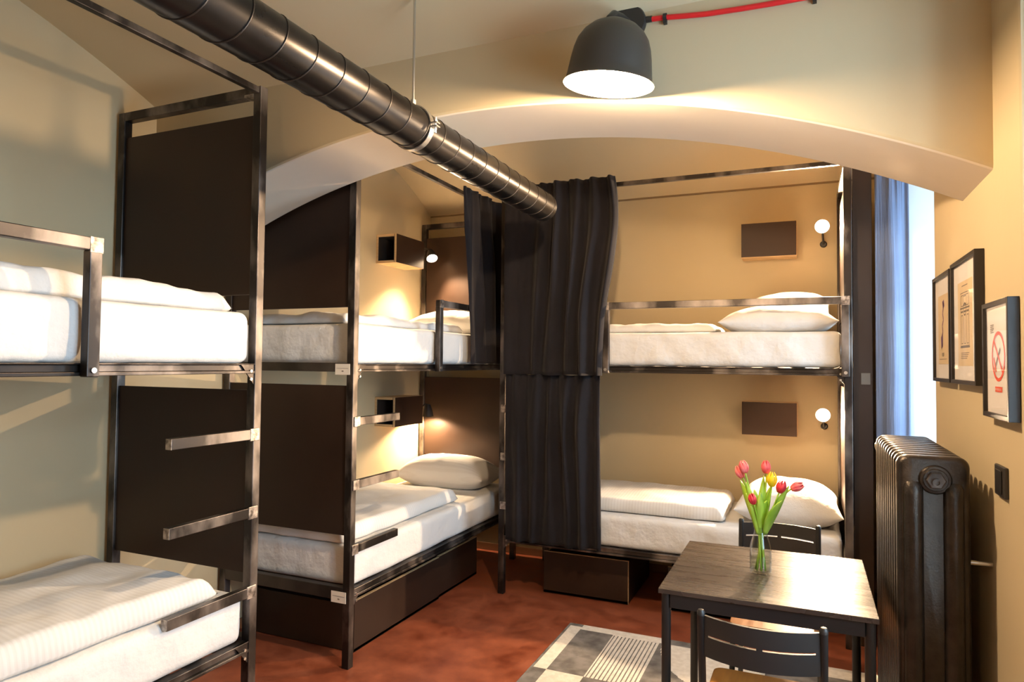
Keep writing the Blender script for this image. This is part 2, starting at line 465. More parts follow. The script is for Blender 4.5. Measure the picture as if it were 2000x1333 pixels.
def cushion(sx, sy, h, seed=0.0, n=34, amp=0.012):
    bm = bmesh.new(); T, B = [], []
    for i in range(n + 1):
        u = sin(pi / 2 * (-1 + 2 * i / n)); rt, rb = [], []
        for j in range(n + 1):
            v = sin(pi / 2 * (-1 + 2 * j / n))
            pin = 1 - 0.05 * (1 - abs(v)) * 0 - 0.07 * (1 - v * v) * (abs(u) ** 3)
            pin2 = 1 - 0.07 * (1 - u * u) * (abs(v) ** 3)
            x, y = u * sx / 2 * pin, v * sy / 2 * pin2
            e = (max(0, 1 - abs(u) ** 2.6) ** 0.55) * (max(0, 1 - abs(v) ** 2.6) ** 0.55)
            nz = noise.noise(Vector((x * 6 + seed, y * 6, 0))) + 0.5 * noise.noise(Vector((x * 15, y * 15, seed)))
            rim = i in (0, n) or j in (0, n)
            rt.append(bm.verts.new((x, y, 0.36 * h + (0 if rim else 0.64 * h * e + amp * nz * (0.3 + 0.7 * e)))))
            rb.append(rt[-1] if rim else bm.verts.new((x, y, 0.36 * h * (1 - min(1, e * 1.5)) if e < 0.667 else 0.0)))
        T.append(rt); B.append(rb)
    for i in range(n):
        for j in range(n):
            bm.faces.new((T[i][j], T[i + 1][j], T[i + 1][j + 1], T[i][j + 1]))
            q = [B[i][j], B[i][j + 1], B[i + 1][j + 1], B[i + 1][j]]
            if len(set(q)) == 4:
                try: bm.faces.new(q)
                except ValueError: pass
    return bm


def soft(name, bm, m, loc, rot, label, cat, group=None):
    mb = MB(); mb.bm.free(); mb.bm = bm
    o = mb.build(name, m, None, smooth=True)
    o.location = loc; o.rotation_euler = rot
    return tag(o, label, cat, group)


def curtain(name, m, u0, u1, z0, z1, to_world, waves, label, group=None, seed=0.0, bot=None, bulge=None, gather=10, fine=1.0, pleats=()):
    """cloth hanging from a rail; waves: (centre, width, depth) of each big fold, 0..1 along the cloth; to_world(u, off, z)"""
    mb = MB(); nu, nv = 150, 46
    bot = bot or (u0, u1)

    def fn(a, t):
        z = z1 + (z0 - z1) * t
        ua = u0 + (u1 - u0) * a; ub = bot[0] + (bot[1] - bot[0]) * a
        k = t * t * (3 - 2 * t)
        u = ua + (ub - ua) * k
        if bulge: u += bulge(t) * a
        off = 0.0
        for i, (c, w, d) in enumerate(waves):
            cc = c + 0.025 * noise.noise(Vector((t * 2.2, i * 3.1, seed)))
            ww = w * (1 + 0.25 * noise.noise(Vector((t * 1.7, i * 2.3, seed + 3))))
            off += d * exp(-((a - cc) / ww) ** 2) * (0.35 + 0.65 * min(1.0, t * 4)) * (1 + 0.3 * noise.noise(Vector((t * 2.5, i * 1.9, seed + 7))))
        for a0, a1, n_, dp in pleats:
            w_ = max(0.0, min(1.0, (a - a0) / 0.12)) * max(0.0, min(1.0, (a1 - a) / 0.05 + 0.3))
            q = (a - a0) / (a1 - a0) * n_ + 0.35 * noise.noise(Vector((a * 4.0, t * 1.1, seed + 11))) + 0.12 * noise.noise(Vector((a * 9, t * 2.6, seed + 17)))
            off += w_ * dp * (0.5 - 0.5 * cos(2 * pi * q)) * (0.45 + 0.55 * min(1.0, t * 3)) * (1 + 0.5 * noise.noise(Vector((q * 0.9, t * 1.5, seed + 23))))
        off += fine * 0.006 * noise.noise(Vector((a * 8, t * 5, seed))) + fine * 0.003 * noise.noise(Vector((a * 25, t * 14, seed)))
        g = exp(-t / 0.07)
        off += 0.010 * g * sin(2 * pi * gather * a + 2 * noise.noise(Vector((a * 7, 0, seed))))
        off -= 0.012 * exp(-((t - 0.028) / 0.012) ** 2) * 0.6
        zz = z + 0.006 * noise.noise(Vector((a * 9, 0, seed))) * (1 - t) + 0.008 * noise.noise(Vector((a * 5, 1, seed))) * t
        return to_world(u, off, zz)
    mb.grid(fn, nu, nv)
    o = mb.build(name, m, None, smooth=True, solid=0.003)
    return tag(o, label, 'curtain', group)


# ------------------------------------------------------------------ bunk beds
T = 0.04
BL, BW, BH = 2.07, 0.85, 2.625
ZU0, ZU1, ZL0, ZL1 = 1.445, 1.485, 0.335, 0.378


def bunk(loc, rz, label, guard, ladder_end, tags=True, rail_from=0.0):
    """local x along the bed, local y from the aisle side towards the wall"""
    r = empty('bunk_bed', loc, rz); tag(r, label, 'bunk bed')
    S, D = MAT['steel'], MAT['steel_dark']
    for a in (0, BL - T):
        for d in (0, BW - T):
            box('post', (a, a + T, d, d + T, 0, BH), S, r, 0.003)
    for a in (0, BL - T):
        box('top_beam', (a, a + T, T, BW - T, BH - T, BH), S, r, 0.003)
        box('end_rail', (a, a + T, T, BW - T, ZU0, ZU1 + 0.005), D, r, 0.003)
        box('end_rail', (a, a + T, T, BW - T, ZL0 - 0.008, ZL1 + 0.01), D, r, 0.003)
        pa = a + 0.011
        for z0, z1 in ((0.64, 1.377), (1.768, 2.51)):
            box('end_panel', (pa, pa + 0.018, T + 0.001, BW - T - 0.001, z0, z1), MAT['panel'], r, 0.001)
    box('curtain_rail', (T, BL - T, 0.008, 0.033, BH - 0.03, BH - 0.005), S, r, 0.002)
    for z0, z1 in ((ZU0, ZU1), (ZL0, ZL1)):
        for d0, d1 in ((0.0, T), (BW - T, BW)):
            m = MB(); m.box(T, BL - T, d0 + 0.012, d1 - 0.012, z0 + 0.012, z1 - 0.005); m.box(T, BL - T, d0, d1, z0, z0 + 0.012); m.box(T, BL - T, d0, d1, z1 - 0.005, z1)
            m.build('side_rail', S, r, bevel=0.002)
        # slatted base
        m = MB()
        for k in range(14):
            a = 0.09 + k * (BL - 0.18 - 0.07) / 13
            m.box(a, a + 0.07, T, BW - T, z1 - 0.014, z1 - 0.001)
        m.build('slats', D, r)
        # gusset plates in the corners of the frame
        for a, s_ in ((T, 1), (BL - T, -1)):
            m = MB(); m.prism([(a, z1), (a + s_ * 0.075, z1), (a + s_ * 0.06, z1 - 0.012), (a, z1 - 0.085)], 'y', 0.004, 0.010)
            m.build('gusset', MAT['steel'], r)
            for hz in (0.03, 0.062):
                MB().lathe([(0, -0.004), (0.006, -0.004), (0.006, 0.001), (0, 0.001)], (a + s_ * 0.018, 0.003, z1 - hz), 10, (0, 1, 0)).build('bolt', MAT['zinc'], r)
    # guard rail, welded in front of the upper side rail
    g0, g1 = guard
    m = MB(); m.box(g0, g1, -0.034, 0.0, 1.832, 1.872)
    m.box(g0, g0 + T, -0.034, 0.0, ZU0 - 0.003, 1.832); m.box(g1 - T, g1, -0.034, 0.0, ZU0 - 0.003, 1.832)
    gr = m.build('guard_rail', S, r, bevel=0.003)
    for a in (g0, g1 - T):
        MB().box(a - 0.001, a + T + 0.001, -0.0355, -0.03, 1.826, 1.8735).build('weld_patch', MAT['weld'], gr)
        MB().lathe([(0, -0.003), (0.009, -0.003), (0.009, 0.003), (0, 0.003)], (a + T / 2, -0.036, ZU0 + 0.018), 12, (0, 1, 0)).build('bolt', MAT['zinc'], gr)
    # three ladder rungs cantilevered from the ladder post
    for z in (1.20, 0.888, 0.572):
        m = MB()
        a0, a1 = (BL - T - 0.385, BL - T) if ladder_end else (T, T + 0.375)
        m.box(a0, a1, -0.004, 0.026, z - 0.02, z + 0.02)
        rg = m.build('rung', S, r, bevel=0.002)
        w0, w1 = (a1 - 0.02, a1 + 0.028) if ladder_end else (a0 - 0.028, a0 + 0.02)
        MB().box(w0, w1, -0.0055, 0.001, z - 0.026, z + 0.024).build('weld_patch', MAT['weld'], rg, bevel=0.002)
        e0, e1 = (a0 - 0.0015, a0 + 0.001) if ladder_end else (a1 - 0.001, a1 + 0.0015)
        MB().box(e0, e1, -0.003, 0.025, z - 0.019, z + 0.019).build('end_cap', MAT['weld'], rg)
    # ground patches where the top beam meets the front posts
    for a in (0, BL - T):
        MB().box(a - 0.001, a + T + 0.001, T - 0.001, T + 0.05, BH - T - 0.001, BH - T + 0.012).build('weld_patch', MAT['weld'], r, bevel=0.002)
    if tags:
        for z in (1.458, 0.342):
            m = MB(); m.box(-0.004, -0.0015, 0.018, 0.106, z - 0.027, z + 0.027)
            t = m.build('bed_tag', MAT['card'], r); t['label'] = 'small white card tag'
            m = MB(); m.box(-0.005, -0.0038, 0.026, 0.098, z + 0.004, z + 0.0055)
            m.box(-0.005, -0.0038, 0.055, 0.066, z - 0.012, z - 0.006)
            m.build('tag_print', MAT['ink'], t)
    return r


B1 = (-2.04, 2.128 - BL); B2 = (-2.04, 2.735); B3 = (-1.84, 4.033)
bunk((B1[0], B1[1], 0), pi / 2, 'raw steel bunk bed nearest the camera at the left, no curtain on its rails', (0.02, 1.352), True, tags=False)
bunk((B2[0], B2[1], 0), pi / 2, 'raw steel bunk bed along the left wall behind the arch, short curtain at its head', (0.795, BL - 0.005), False)
bunk((B3[0], B3[1], 0), 0, 'raw steel bunk bed along the back wall, behind the table and tulips', (0.70, 2.055), False, tags=False)


def at1(a, d, z): return (B1[0] - d, B1[1] + a, z)
def at2(a, d, z): return (B2[0] - d, B2[1] + a, z)
def at3(a, d, z): return (B3[0] + a, B3[1] + d, z)


MG = 'white mattresses'
AM, DM = BL / 2, 0.425
for f, rz, low, upl, sd in ((at1, pi / 2, 'white mattress on the lower bunk nearest the camera, at bottom left', 'white mattress on the upper bunk nearest the camera, at left edge', 1.0),
                            (at2, pi / 2, 'white mattress on the lower bunk behind the arch, above the long storage boxes', 'white mattress on the upper bunk behind the arch, reached by the second ladder', 2.0),
                            (at3, 0, 'white mattress on the lower bunk along the back wall, behind the chair', 'white mattress on the upper bunk along the back wall, below its guard rail', 3.0)):
    soft('mattress', rounded_block(1.97, 0.815, 0.195, 0.036, 0.007, sd), MAT['sheet'], f(AM, DM, ZL1), (0, 0, rz), low, 'mattress', MG)
    soft('mattress', rounded_block(1.97, 0.815, 0.205, 0.036, 0.007, sd + 10), MAT['sheet'], f(AM, DM, ZU1), (0, 0, rz), upl, 'mattress', MG)
ZML, ZMU = ZL1 + 0.197, ZU1 + 0.207
DG = 'white duvets'
soft('duvet', quilt(1.72, 0.73, 0.115, 0.011, 3.1), MAT['damask'], at1(1.06, 0.415, ZML), (0, 0, pi / 2), 'white striped duvet on the lower bunk nearest the camera', 'duvet', DG)
soft('duvet', quilt(1.45, 0.68, 0.10, 0.016, 9.4), MAT['sheet'], at1(1.30, 0.45, ZMU), (0, 0, pi / 2), 'puffy white duvet on the upper bunk nearest the camera', 'duvet', DG)
soft('duvet', quilt(1.22, 0.68, 0.10, 0.010, 5.7), MAT['damask'], at2(0.67, 0.425, ZML), (0, 0, pi / 2), 'white striped duvet on the lower bunk behind the second ladder', 'duvet', DG)
soft('duvet', quilt(1.32, 0.66, 0.07, 0.016, 12.2), MAT['sheet'], at2(0.75, 0.45, ZMU), (0, 0, pi / 2), 'rumpled white duvet on the upper bunk behind the arch', 'duvet', DG)
soft('duvet', quilt(1.20, 0.68, 0.10, 0.010, 15.8), MAT['damask'], at3(0.80, 0.44, ZML), (0, 0, 0), 'white striped duvet on the lower bunk along the back wall', 'duvet', DG)
soft('duvet', quilt(1.20, 0.64, 0.065, 0.016, 18.3), MAT['sheet'], at3(0.76, 0.44, ZMU), (0, 0, 0), 'flat white duvet on the upper bunk along the back wall', 'duvet', DG)
PG = 'white pillows'
soft('pillow', cushion(0.42, 0.74, 0.23, 1.0), MAT['damask'], at2(1.79, 0.43, ZML), (0, 0, pi / 2), 'white striped pillow at the head of the lower bunk behind the arch', 'pillow', PG)
soft('pillow', cushion(0.40, 0.66, 0.20, 2.0), MAT['sheet'], at2(1.80, 0.44, ZMU), (0, 0, pi / 2), 'white pillow on the upper bunk half behind the narrow black curtain', 'pillow', PG)
soft('pillow', cushion(0.58, 0.66, 0.23, 3.0), MAT['sheet'], at3(1.74, 0.44, ZML), (0, 0, 0), 'plump white pillow on the lower bunk behind the tulips', 'pillow', PG)
soft('pillow', cushion(0.64, 0.36, 0.15, 4.0), MAT['sheet'], at3(1.69, 0.22, ZMU), (0, 0, 0), 'white pillow lying behind the guard rail of the back wall bunk', 'pillow', PG)
soft('pillow', cushion(0.50, 0.40, 0.17, 5.0), MAT['sheet'], at3(1.74, 0.63, ZMU + 0.085), (radians(28), 0, 0), 'white pillow leaning on the back wall, topmost on the upper bunk', 'pillow', PG)

# ------------------------------------------------------------------ curtains on the bunks
curtain('curtain', MAT['curtain'], -1.795, -1.062, 1.425, 2.645, lambda u, o, z: (u, 4.0 - o, z),
        [(0.03, 0.06, 0.02)],
        'wide black curtain on the upper bunk along the back wall, below the duct end', 'black bunk curtains', 1.0, bot=(-1.79, -1.135),
        bulge=lambda t: 0.05 * sin(pi * min(1, t * 1.4)) * (1 - t), gather=15, pleats=[(0.26, 1.0, 4.6, 0.085)])
curtain('curtain', MAT['curtain'], -1.785, -1.155, 0.365, 1.425, lambda u, o, z: (u, 4.012 - o * 0.7, z),
        [(0.04, 0.05, 0.02)],
        'long black curtain hanging on the lower bunk along the back wall', 'black bunk curtains', 2.0, bot=(-1.775, -1.14), gather=12, pleats=[(0.05, 1.0, 5.4, 0.08)])
curtain('curtain', MAT['curtain'], 3.79, 4.66, 1.492, 2.625, lambda u, o, z: (-1.999 + o * 0.6, u, z),
        [(0.04, 0.05, 0.02)],
        'narrow black curtain at the head of the upper bunk behind the arch', 'black bunk curtains', 3.0, bot=(3.915, 4.68), gather=12, pleats=[(0.06, 1.0, 4.3, 0.08)])
curtain('curtain', MAT['curtain'], 4.42, 4.72, 0.40, 1.44, lambda u, o, z: (-2.012 + o * 0.6, u, z),
        [(0.15, 0.10, 0.05), (0.45, 0.09, 0.05), (0.8, 0.10, 0.05)],
        'black curtain bundled at the far post of the lower bunk behind the arch', 'black bunk curtains', 4.0, gather=6)
curtain('curtain', MAT['blue'], 0.345, 0.503, 0.35, 2.62, lambda u, o, z: (u, 4.10 - o, z),
        [(0.5, 0.33, 0.045), (0.98, 0.08, 0.015)],
        'slate blue window curtain hanging behind the black radiator', None, 5.0, gather=3, fine=0.35)
# dark boarded casing in the gap between bunk and window curtain
cs = empty('tall_casing', (0.285, 4.4, 0)); tag(cs, 'tall dark brown board casing between back bunk and blue curtain', 'panel')
box('front_board', (-0.048, 0.046, -0.29, -0.272, 0.0, 2.62), MAT['panel'], cs, 0.002)
box('side_board', (0.028, 0.046, -0.271, 0.50, 0.0, 2.62), MAT['panel'], cs, 0.002)
t = MB().box(-0.010, 0.034, -0.2935, -0.2905, 1.40, 1.462).build('card_tag', MAT['dimcard'], cs); t['label'] = 'small brown card tag'


# ------------------------------------------------------------------ storage boxes under the bunks
def storage_box(x0, x1, y0, y1, h, front, label):
    """open crate of dark board with pale plywood edge on its front; front: 'x' (faces +X) or 'y' (faces -Y)"""
    c = ((x0 + x1) / 2, (y0 + y1) / 2); r = empty('storage_box', (c[0], c[1], 0)); tag(r, label, 'storage box', 'storage boxes under the bunks')
    a0, a1, b0, b1 = x0 - c[0], x1 - c[0], y0 - c[1], y1 - c[1]
    t_ = 0.018
    m = MB(); m.box(a0, a1, b0, b1, 0.006, 0.02)
    if front == 'x':
        m.box(a0, a0 + t_, b0, b1, 0.02, h - 0.02); m.box(a0 + t_, a1 - t_, b0, b0 + t_, 0.02, h - 0.02); m.box(a0 + t_, a1 - t_, b1 - t_, b1, 0.02, h - 0.02)
        m.build('crate', MAT['panel'], r)
        box('front_board', (a1 - t_, a1, b0, b1, 0.004, h), MAT['panel'], r, 0.001)
        box('edge_strip', (a1 - t_ + 0.0005, a1 - 0.0005, b0, b1, h, h + 0.002), MAT['ply'], r, 0)
    else:
        m.box(a0, a1, b1 - t_, b1, 0.02, h - 0.02); m.box(a0, a0 + t_, b0 + t_, b1 - t_, 0.02, h - 0.02); m.box(a1 - t_, a1, b0 + t_, b1 - t_, 0.02, h - 0.02)
        m.build('crate', MAT['panel'], r)
        box('front_board', (a0, a1, b0, b0 + t_, 0.004, h), MAT['panel'], r, 0.001)
        box('edge_strip', (a0, a1, b0 + 0.0005, b0 + t_ - 0.0005, h, h + 0.002), MAT['ply'], r, 0)
        box('edge_strip', (a1 - 0.0005, a1 + 0.0015, b0, b0 + t_, 0.004, h + 0.002), MAT['ply'], r, 0)
    for sx_ in (-1, 1):
        for sy_ in (-1, 1):
            MB().lathe([(0, 0), (0.012, 0), (0.012, 0.007), (0, 0.007)], ((a1 - 0.04) * sx_, (b1 - 0.04) * sy_, 0), 10).build('glide', MAT['black'], r)
    return r


storage_box(-2.86, -2.13, 2.90, 3.775, 0.262, 'x', 'long dark brown storage box under the left bunk, nearer the ladder')
storage_box(-2.86, -2.14, 3.79, 4.33, 0.262, 'x', 'shorter dark storage box under the left bunk, farther from the camera')
storage_box(-1.576, -1.017, 4.18, 4.80, 0.268, 'y', 'dark storage box below the long black curtain')
storage_box(-0.775, -0.21, 4.20, 4.80, 0.262, 'y', 'dark storage box under the back bunk, mostly behind the table')


# ------------------------------------------------------------------ wall shelves with reading lamps
def wall_shelf(loc, rz, w, d, h, label):
    """open ended box of dark laminated plywood; local x along the wall, local -y out from the wall"""
    r = empty('wall_shelf', loc, rz); tag(r, label, 'wall shelf', 'box shelves above the pillows')
    t_ = 0.018
    m = MB(); m.box(0, w, -d + 0.004, -0.001, h - t_, h); m.box(0, w, -d + 0.004, -0.001, 0, t_); m.box(0, w, -t_ - 0.001, -0.001, t_, h - t_)
    m.build('carcass', MAT['ply'], r, bevel=0.001)
    m = MB(); m.box(0.002, w - 0.002, -d + t_, -t_ - 0.002, t_ + 0.0002, t_ + 0.0015); m.box(0.002, w - 0.002, -d + t_, -t_ - 0.0022, h - t_ - 0.0015, h - t_ - 0.0002)
    m.box(0.002, w - 0.002, -t_ - 0.004, -t_ - 0.002, t_ + 0.002, h - t_ - 0.002); m.box(w * 0.55, w * 0.55 + 0.01, -d + t_, -t_ - 0.005, t_ + 0.002, h - t_ - 0.002)
    m.box(0.002, w - 0.002, -d - 0.0004, -d + 0.004, 0.0015, h - 0.0015)
    m.build('lining', MAT['inside'], r)
    box('front_board', (0, w, -d - 0.0165, -d - 0.0005, 0, h), MAT['ply'], r, 0.001)
    box('front_face', (0.0015, w - 0.0015, -d - 0.019, -d - 0.017, 0.0015, h - 0.0015), MAT['panel'], r, 0)
    return r


def bed_lamp(mount, head, aim, label, energy, spot=2.75):
    """small cone reading lamp: round mount, bent arm, shade aimed along aim"""
    mount, head, aim = Vector(mount), Vector(head), Vector(aim).normalized()
    r = empty('reading_lamp', mount); tag(r, label, 'lamp', 'reading lamps at the bunks')
    h = head - mount
    side = Vector((h.x, h.y, 0)).normalized()
    MB().lathe([(0, 0), (0.022, 0), (0.022, 0.008), (0.016, 0.014), (0, 0.014)], (0, 0, 0), 20, side).build('mount', MAT['black'], r, smooth='auto')
    back = h - aim * 0.055
    pts = [side * 0.012, side * 0.05 + Vector((0, 0, 0.022)), back * 0.75 + Vector((0, 0, 0.018)), back]
    MB().tube(pts, 0.0065, 10).build('arm', MAT['black'], r, smooth='auto')
    prof = [(0.012, -0.062), (0.018, -0.06), (0.024, -0.045), (0.033, -0.02), (0.042, 0.02), (0.045, 0.034), (0.0435, 0.034)]
    MB().lathe(prof, h, 28, aim).build('lamp_shade', [MAT['black']], r, smooth='auto')
    MB().lathe([(0.0434, 0.0338), (0.040, 0.02), (0.031, -0.018), (0.022, -0.042), (0.0, -0.048)], h, 28, aim).build('shade_lining', MAT['white'], r, smooth='auto')
    MB().lathe([(0, -0.03), (0.012, -0.028), (0.021, -0.012), (0.024, 0.006), (0.018, 0.02), (0.008, 0.027), (0, 0.028)], h, 20, aim).build('bulb', MAT['bulb'], r, smooth=True)
    ld = bpy.data.lights.new('reading_light', 'SPOT'); ld.energy = energy; ld.color = WARM_BED
    ld.spot_size = spot; ld.spot_blend = 0.35; ld.shadow_soft_size = 0.022
    lo = bpy.data.objects.new('reading_light', ld); COL.objects.link(lo); lo.parent = r
    lo.location = h + aim * 0.036
    lo.rotation_euler = aim.to_track_quat('-Z', 'Y').to_euler()
    return r


wall_shelf((XL, 4.15, 2.222), pi / 2, 0.385, 0.16, 0.212, 'dark box shelf on the left wall above the upper bunk behind the arch')
wall_shelf((XL, 4.165, 1.022), pi / 2, 0.385, 0.16, 0.215, 'dark box shelf on the left wall above the lower bunk behind the arch')
wall_shelf((-0.397, YB, 2.222), 0, 0.345, 0.155, 0.228, 'dark box shelf on the back wall above the upper bunk')
wall_shelf((-0.394, YB, 1.035), 0, 0.342, 0.155, 0.22, 'dark box shelf on the back wall above the lower bunk')
bed_lamp((-2.79, 4.537, 2.36), (-2.752, 4.685, 2.352), (0.45, -0.42, -0.80), 'lit reading lamp by the upper shelf on the left wall', P_BED * 2.5, 1.95)
bed_lamp((-2.79, 4.552, 1.12), (-2.755, 4.672, 1.10), (0.02, 0.0, -1), 'reading lamp pointing down beside the lower shelf on the left wall', P_BED * 0.9)
bed_lamp((0.112, YB - 0.001, 2.31), (0.100, 4.79, 2.405), (0.0, -0.96, -0.22), 'lit reading lamp by the upper shelf on the back wall', P_BED * 3.6)
bed_lamp((0.112, YB - 0.001, 1.10), (0.100, 4.79, 1.190), (0.0, -0.97, -0.18), 'lit reading lamp by the lower shelf on the back wall', P_BED * 3.6)

# ------------------------------------------------------------------ ventilation duct
DX, DZ, DR = -1.288, 2.336, 0.075
du = empty('ventilation_duct', (DX, 1.2, DZ)); tag(du, 'long black spiral ventilation duct hanging under the arch', 'duct')
m = MB(); y0, y1 = YF - 1.2, 3.37 - 1.2
m.lathe([(DR, y0), (DR, y1), (DR - 0.002, y1 + 0.001), (DR - 0.003, y1), (DR - 0.003, y1 - 0.6)], (0, 0, 0), 56, (0, 1, 0))
m.build('duct_pipe', MAT['duct'], du, smooth='auto')
m = MB(); pts = []
pitch = 0.118; N = int((y1 - y0) / pitch * 40)
for i in range(N):
    a = 2 * pi * i / 40; pts.append((DR * 1.005 * cos(a), y0 + pitch * i / 40, DR * 1.005 * sin(a)))
m.tube(pts, 0.0022, 6).build('spiral_seam', MAT['seam'], du, smooth=True)
cl = MB(); cyy = 2.05 - 1.2
cl.lathe([(DR + 0.0015, -0.0125), (DR + 0.006, -0.0125), (DR + 0.006, 0.0125), (DR + 0.0015, 0.0125), (DR + 0.0015, -0.0125)], (0, cyy, 0), 48, (0, 1, 0))
clo = cl.build('hanger_clamp', MAT['zinc'], du, smooth='auto')
m = MB(); m.box(DR + 0.002, DR + 0.030, cyy - 0.012, cyy + 0.012, 0.004, 0.009); m.box(DR + 0.002, DR + 0.030, cyy - 0.012, cyy + 0.012, -0.009, -0.004)
m.tube([(DR + 0.018, cyy, -0.028), (DR + 0.018, cyy, 0.026)], 0.004, 8); m.lathe([(0, 0), (0.008, 0), (0.008, 0.006), (0, 0.006)], (DR + 0.018, cyy, 0.010), 6)
m.build('clamp_bolt', MAT['zinc'], clo)
zt_ = ZS + 0.42 * (2.05 - YF) * (1 - (2.05 - YF) / (YA0 - YF)) - DZ
MB().tube([(0, cyy, DR + 0.004), (0, cyy, zt_ + 0.005)], 0.0045, 8).build('hanger_rod', MAT['zinc'], du, smooth='auto')
MB().lathe([(0, 0), (0.011, 0), (0.011, 0.022), (0, 0.022)], (0, cyy, DR + 0.005), 6).build('hanger_nut', MAT['zinc'], du)


# ------------------------------------------------------------------ bell wall lamps
def bell_lamp(px, wall_y, out, pz, label, energy):
    """out = -1: hangs on a wall facing -Y, +1: facing +Y"""
    r = empty('bell_lamp', (px, wall_y, pz)); tag(r, label, 'lamp')
    MB().lathe([(0, 0.0005), (0.062, 0.0005), (0.064, 0.004), (0.064, 0.018), (0.060, 0.024), (0, 0.026)], (0, 0, 0), 40, (0, out, 0)).build('wall_plate', MAT['black'], r, smooth='auto')
    ax, ay = -0.022, out * 0.168
    MB().tube([(0, out * 0.024, 0), (-0.008, out * 0.07, -0.004), (-0.018, out * 0.13, -0.02), (ax, ay, -0.052), (ax, ay, -0.075)], 0.014, 14).build('arm', MAT['black'], r, smooth='auto')
    zr = -0.275; tl = Vector((0.128, out * 0.07, 1.0)).normalized(); cen = Vector((ax - 0.004, ay, zr + 0.002))
    outp = [(0.020, 0.209), (0.045, 0.202), (0.076, 0.187), (0.100, 0.166), (0.117, 0.140), (0.126, 0.112), (0.132, 0.080), (0.138, 0.036), (0.142, 0.010), (0.150, 0.0)]
    MB().lathe(outp + [(0.1485, 0.0)], cen, 64, tl).build('lamp_shade', MAT['shade'], r, smooth='auto')
    inn = [(0.1485, 0.0005)] + [(rr - 0.0035, hh - 0.003) for rr, hh in outp[::-1][1:]] + [(0, 0.196)]
    MB().lathe(inn, cen, 64, tl).build('shade_lining', MAT['white'], r, smooth='auto')
    MB().lathe([(0.016, 0.192), (0.017, 0.15), (0, 0.15)], cen, 16, tl).build('socket', MAT['white'], r, smooth='auto')
    MB().lathe([(0.012, 0.149), (0.02, 0.135), (0.036, 0.11), (0.042, 0.085), (0.036, 0.06), (0.02, 0.046), (0, 0.042)], cen, 24, tl).build('bulb', MAT['bulb'], r, smooth=True)
    ld = bpy.data.lights.new('bell_light', 'POINT'); ld.energy = energy; ld.color = WARM; ld.shadow_soft_size = 0.03
    lo = bpy.data.objects.new('bell_light', ld); COL.objects.link(lo); lo.parent = r
    lo.location = cen + tl * 0.002
    ld.shadow_soft_size = 0.028 if out < 0 else 0.08
    return r


bell_lamp(-0.566, YA0, -1, 2.688, 'charcoal bell lamp on the arch wall, shining down', P_PENDANT)
bell_lamp(-0.566, YF, 1, 2.688, 'unseen charcoal bell lamp added behind the camera to light the front bay', P_REAR)  # unseen second lamp, added to light the front bay

# red conduit on the arch wall
rc = empty('cable_conduit', (-0.5, YA0, 2.69)); tag(rc, 'bright red cable conduit running right from the bell lamp', 'conduit')
pts = [(-0.505, 2.6915), (-0.437, 2.687), (-0.37, 2.679), (-0.301, 2.672), (-0.187, 2.667), (-0.077, 2.6645), (0.10, 2.664), (0.30, 2.668), (XR - 0.001, 2.67)]
MB().tube([(x + 0.5, -0.0095, z - 2.69) for x, z in pts], 0.0088, 12).build('conduit_tube', MAT['red'], rc, smooth='auto')
MB().tube([(-0.005 - 0.0, -0.0095, 0.0018), (0.018, -0.0095, 0.001)], 0.0105, 12).build('end_sleeve', MAT['black'], rc, smooth='auto')
for x, z in ((-0.437, 2.687), (0.03, 2.664), (0.36, 2.669)):
    m = MB(); m.lathe([(0.0095, -0.006), (0.0125, -0.006), (0.0125, 0.006), (0.0095, 0.006), (0.0095, -0.006)], (x + 0.5, -0.0125, z - 2.69), 16, (1, 0, 0))
    m.box(x + 0.5 - 0.006, x + 0.5 + 0.006, -0.016, -0.001, z - 2.69 - 0.022, z - 2.69 - 0.011)
    m.build('clip', MAT['black'], rc)

# ------------------------------------------------------------------ table, chairs, vase
TX0, TX1, TY0, TY1, TZ = -0.4555, 0.198, 2.293, 2.962, 0.75
tc_ = ((TX0 + TX1) / 2, (TY0 + TY1) / 2)
tb = empty('dining_table', (tc_[0], tc_[1], 0)); tag(tb, 'square black brown table with steel legs between the two chairs', 'table')
hx, hy = (TX1 - TX0) / 2, (TY1 - TY0) / 2
box('tabletop', (-hx, hx, -hy, hy, TZ - 0.016, TZ), MAT['blackwood'], tb, 0.0015)
m = MB(); i_ = 0.008
m.box(-hx + i_ + 0.03, hx - i_ - 0.03, -hy + i_, -hy + i_ + 0.018, TZ - 0.062, TZ - 0.0165); m.box(-hx + i_ + 0.03, hx - i_ - 0.03, hy - i_ - 0.018, hy - i_, TZ - 0.062, TZ - 0.0165)
m.box(-hx + i_, -hx + i_ + 0.018, -hy + i_ + 0.03, hy - i_ - 0.03, TZ - 0.062, TZ - 0.0165); m.box(hx - i_ - 0.018, hx - i_, -hy + i_ + 0.03, hy - i_ - 0.03, TZ - 0.062, TZ - 0.0165)
m.build('apron', MAT['table_metal'], tb, bevel=0.001)
for sx_ in (-1, 1):
    for sy_ in (-1, 1):
        cx_, cy_ = sx_ * (hx - i_ - 0.015), sy_ * (hy - i_ - 0.015)
        lg = MB().lathe([(0, 0.010), (0.0155, 0.010), (0.0155, TZ - 0.0165), (0, TZ - 0.0165)], (cx_, cy_, 0.0), 24).build('leg', MAT['table_metal'], tb, smooth='auto')
        MB().lathe([(0, 0), (0.0165, 0), (0.0165, 0.012), (0.0157, 0.0125)], (cx_, cy_, 0.0095), 20).build('foot_cap', MAT['black'], lg, smooth='auto')


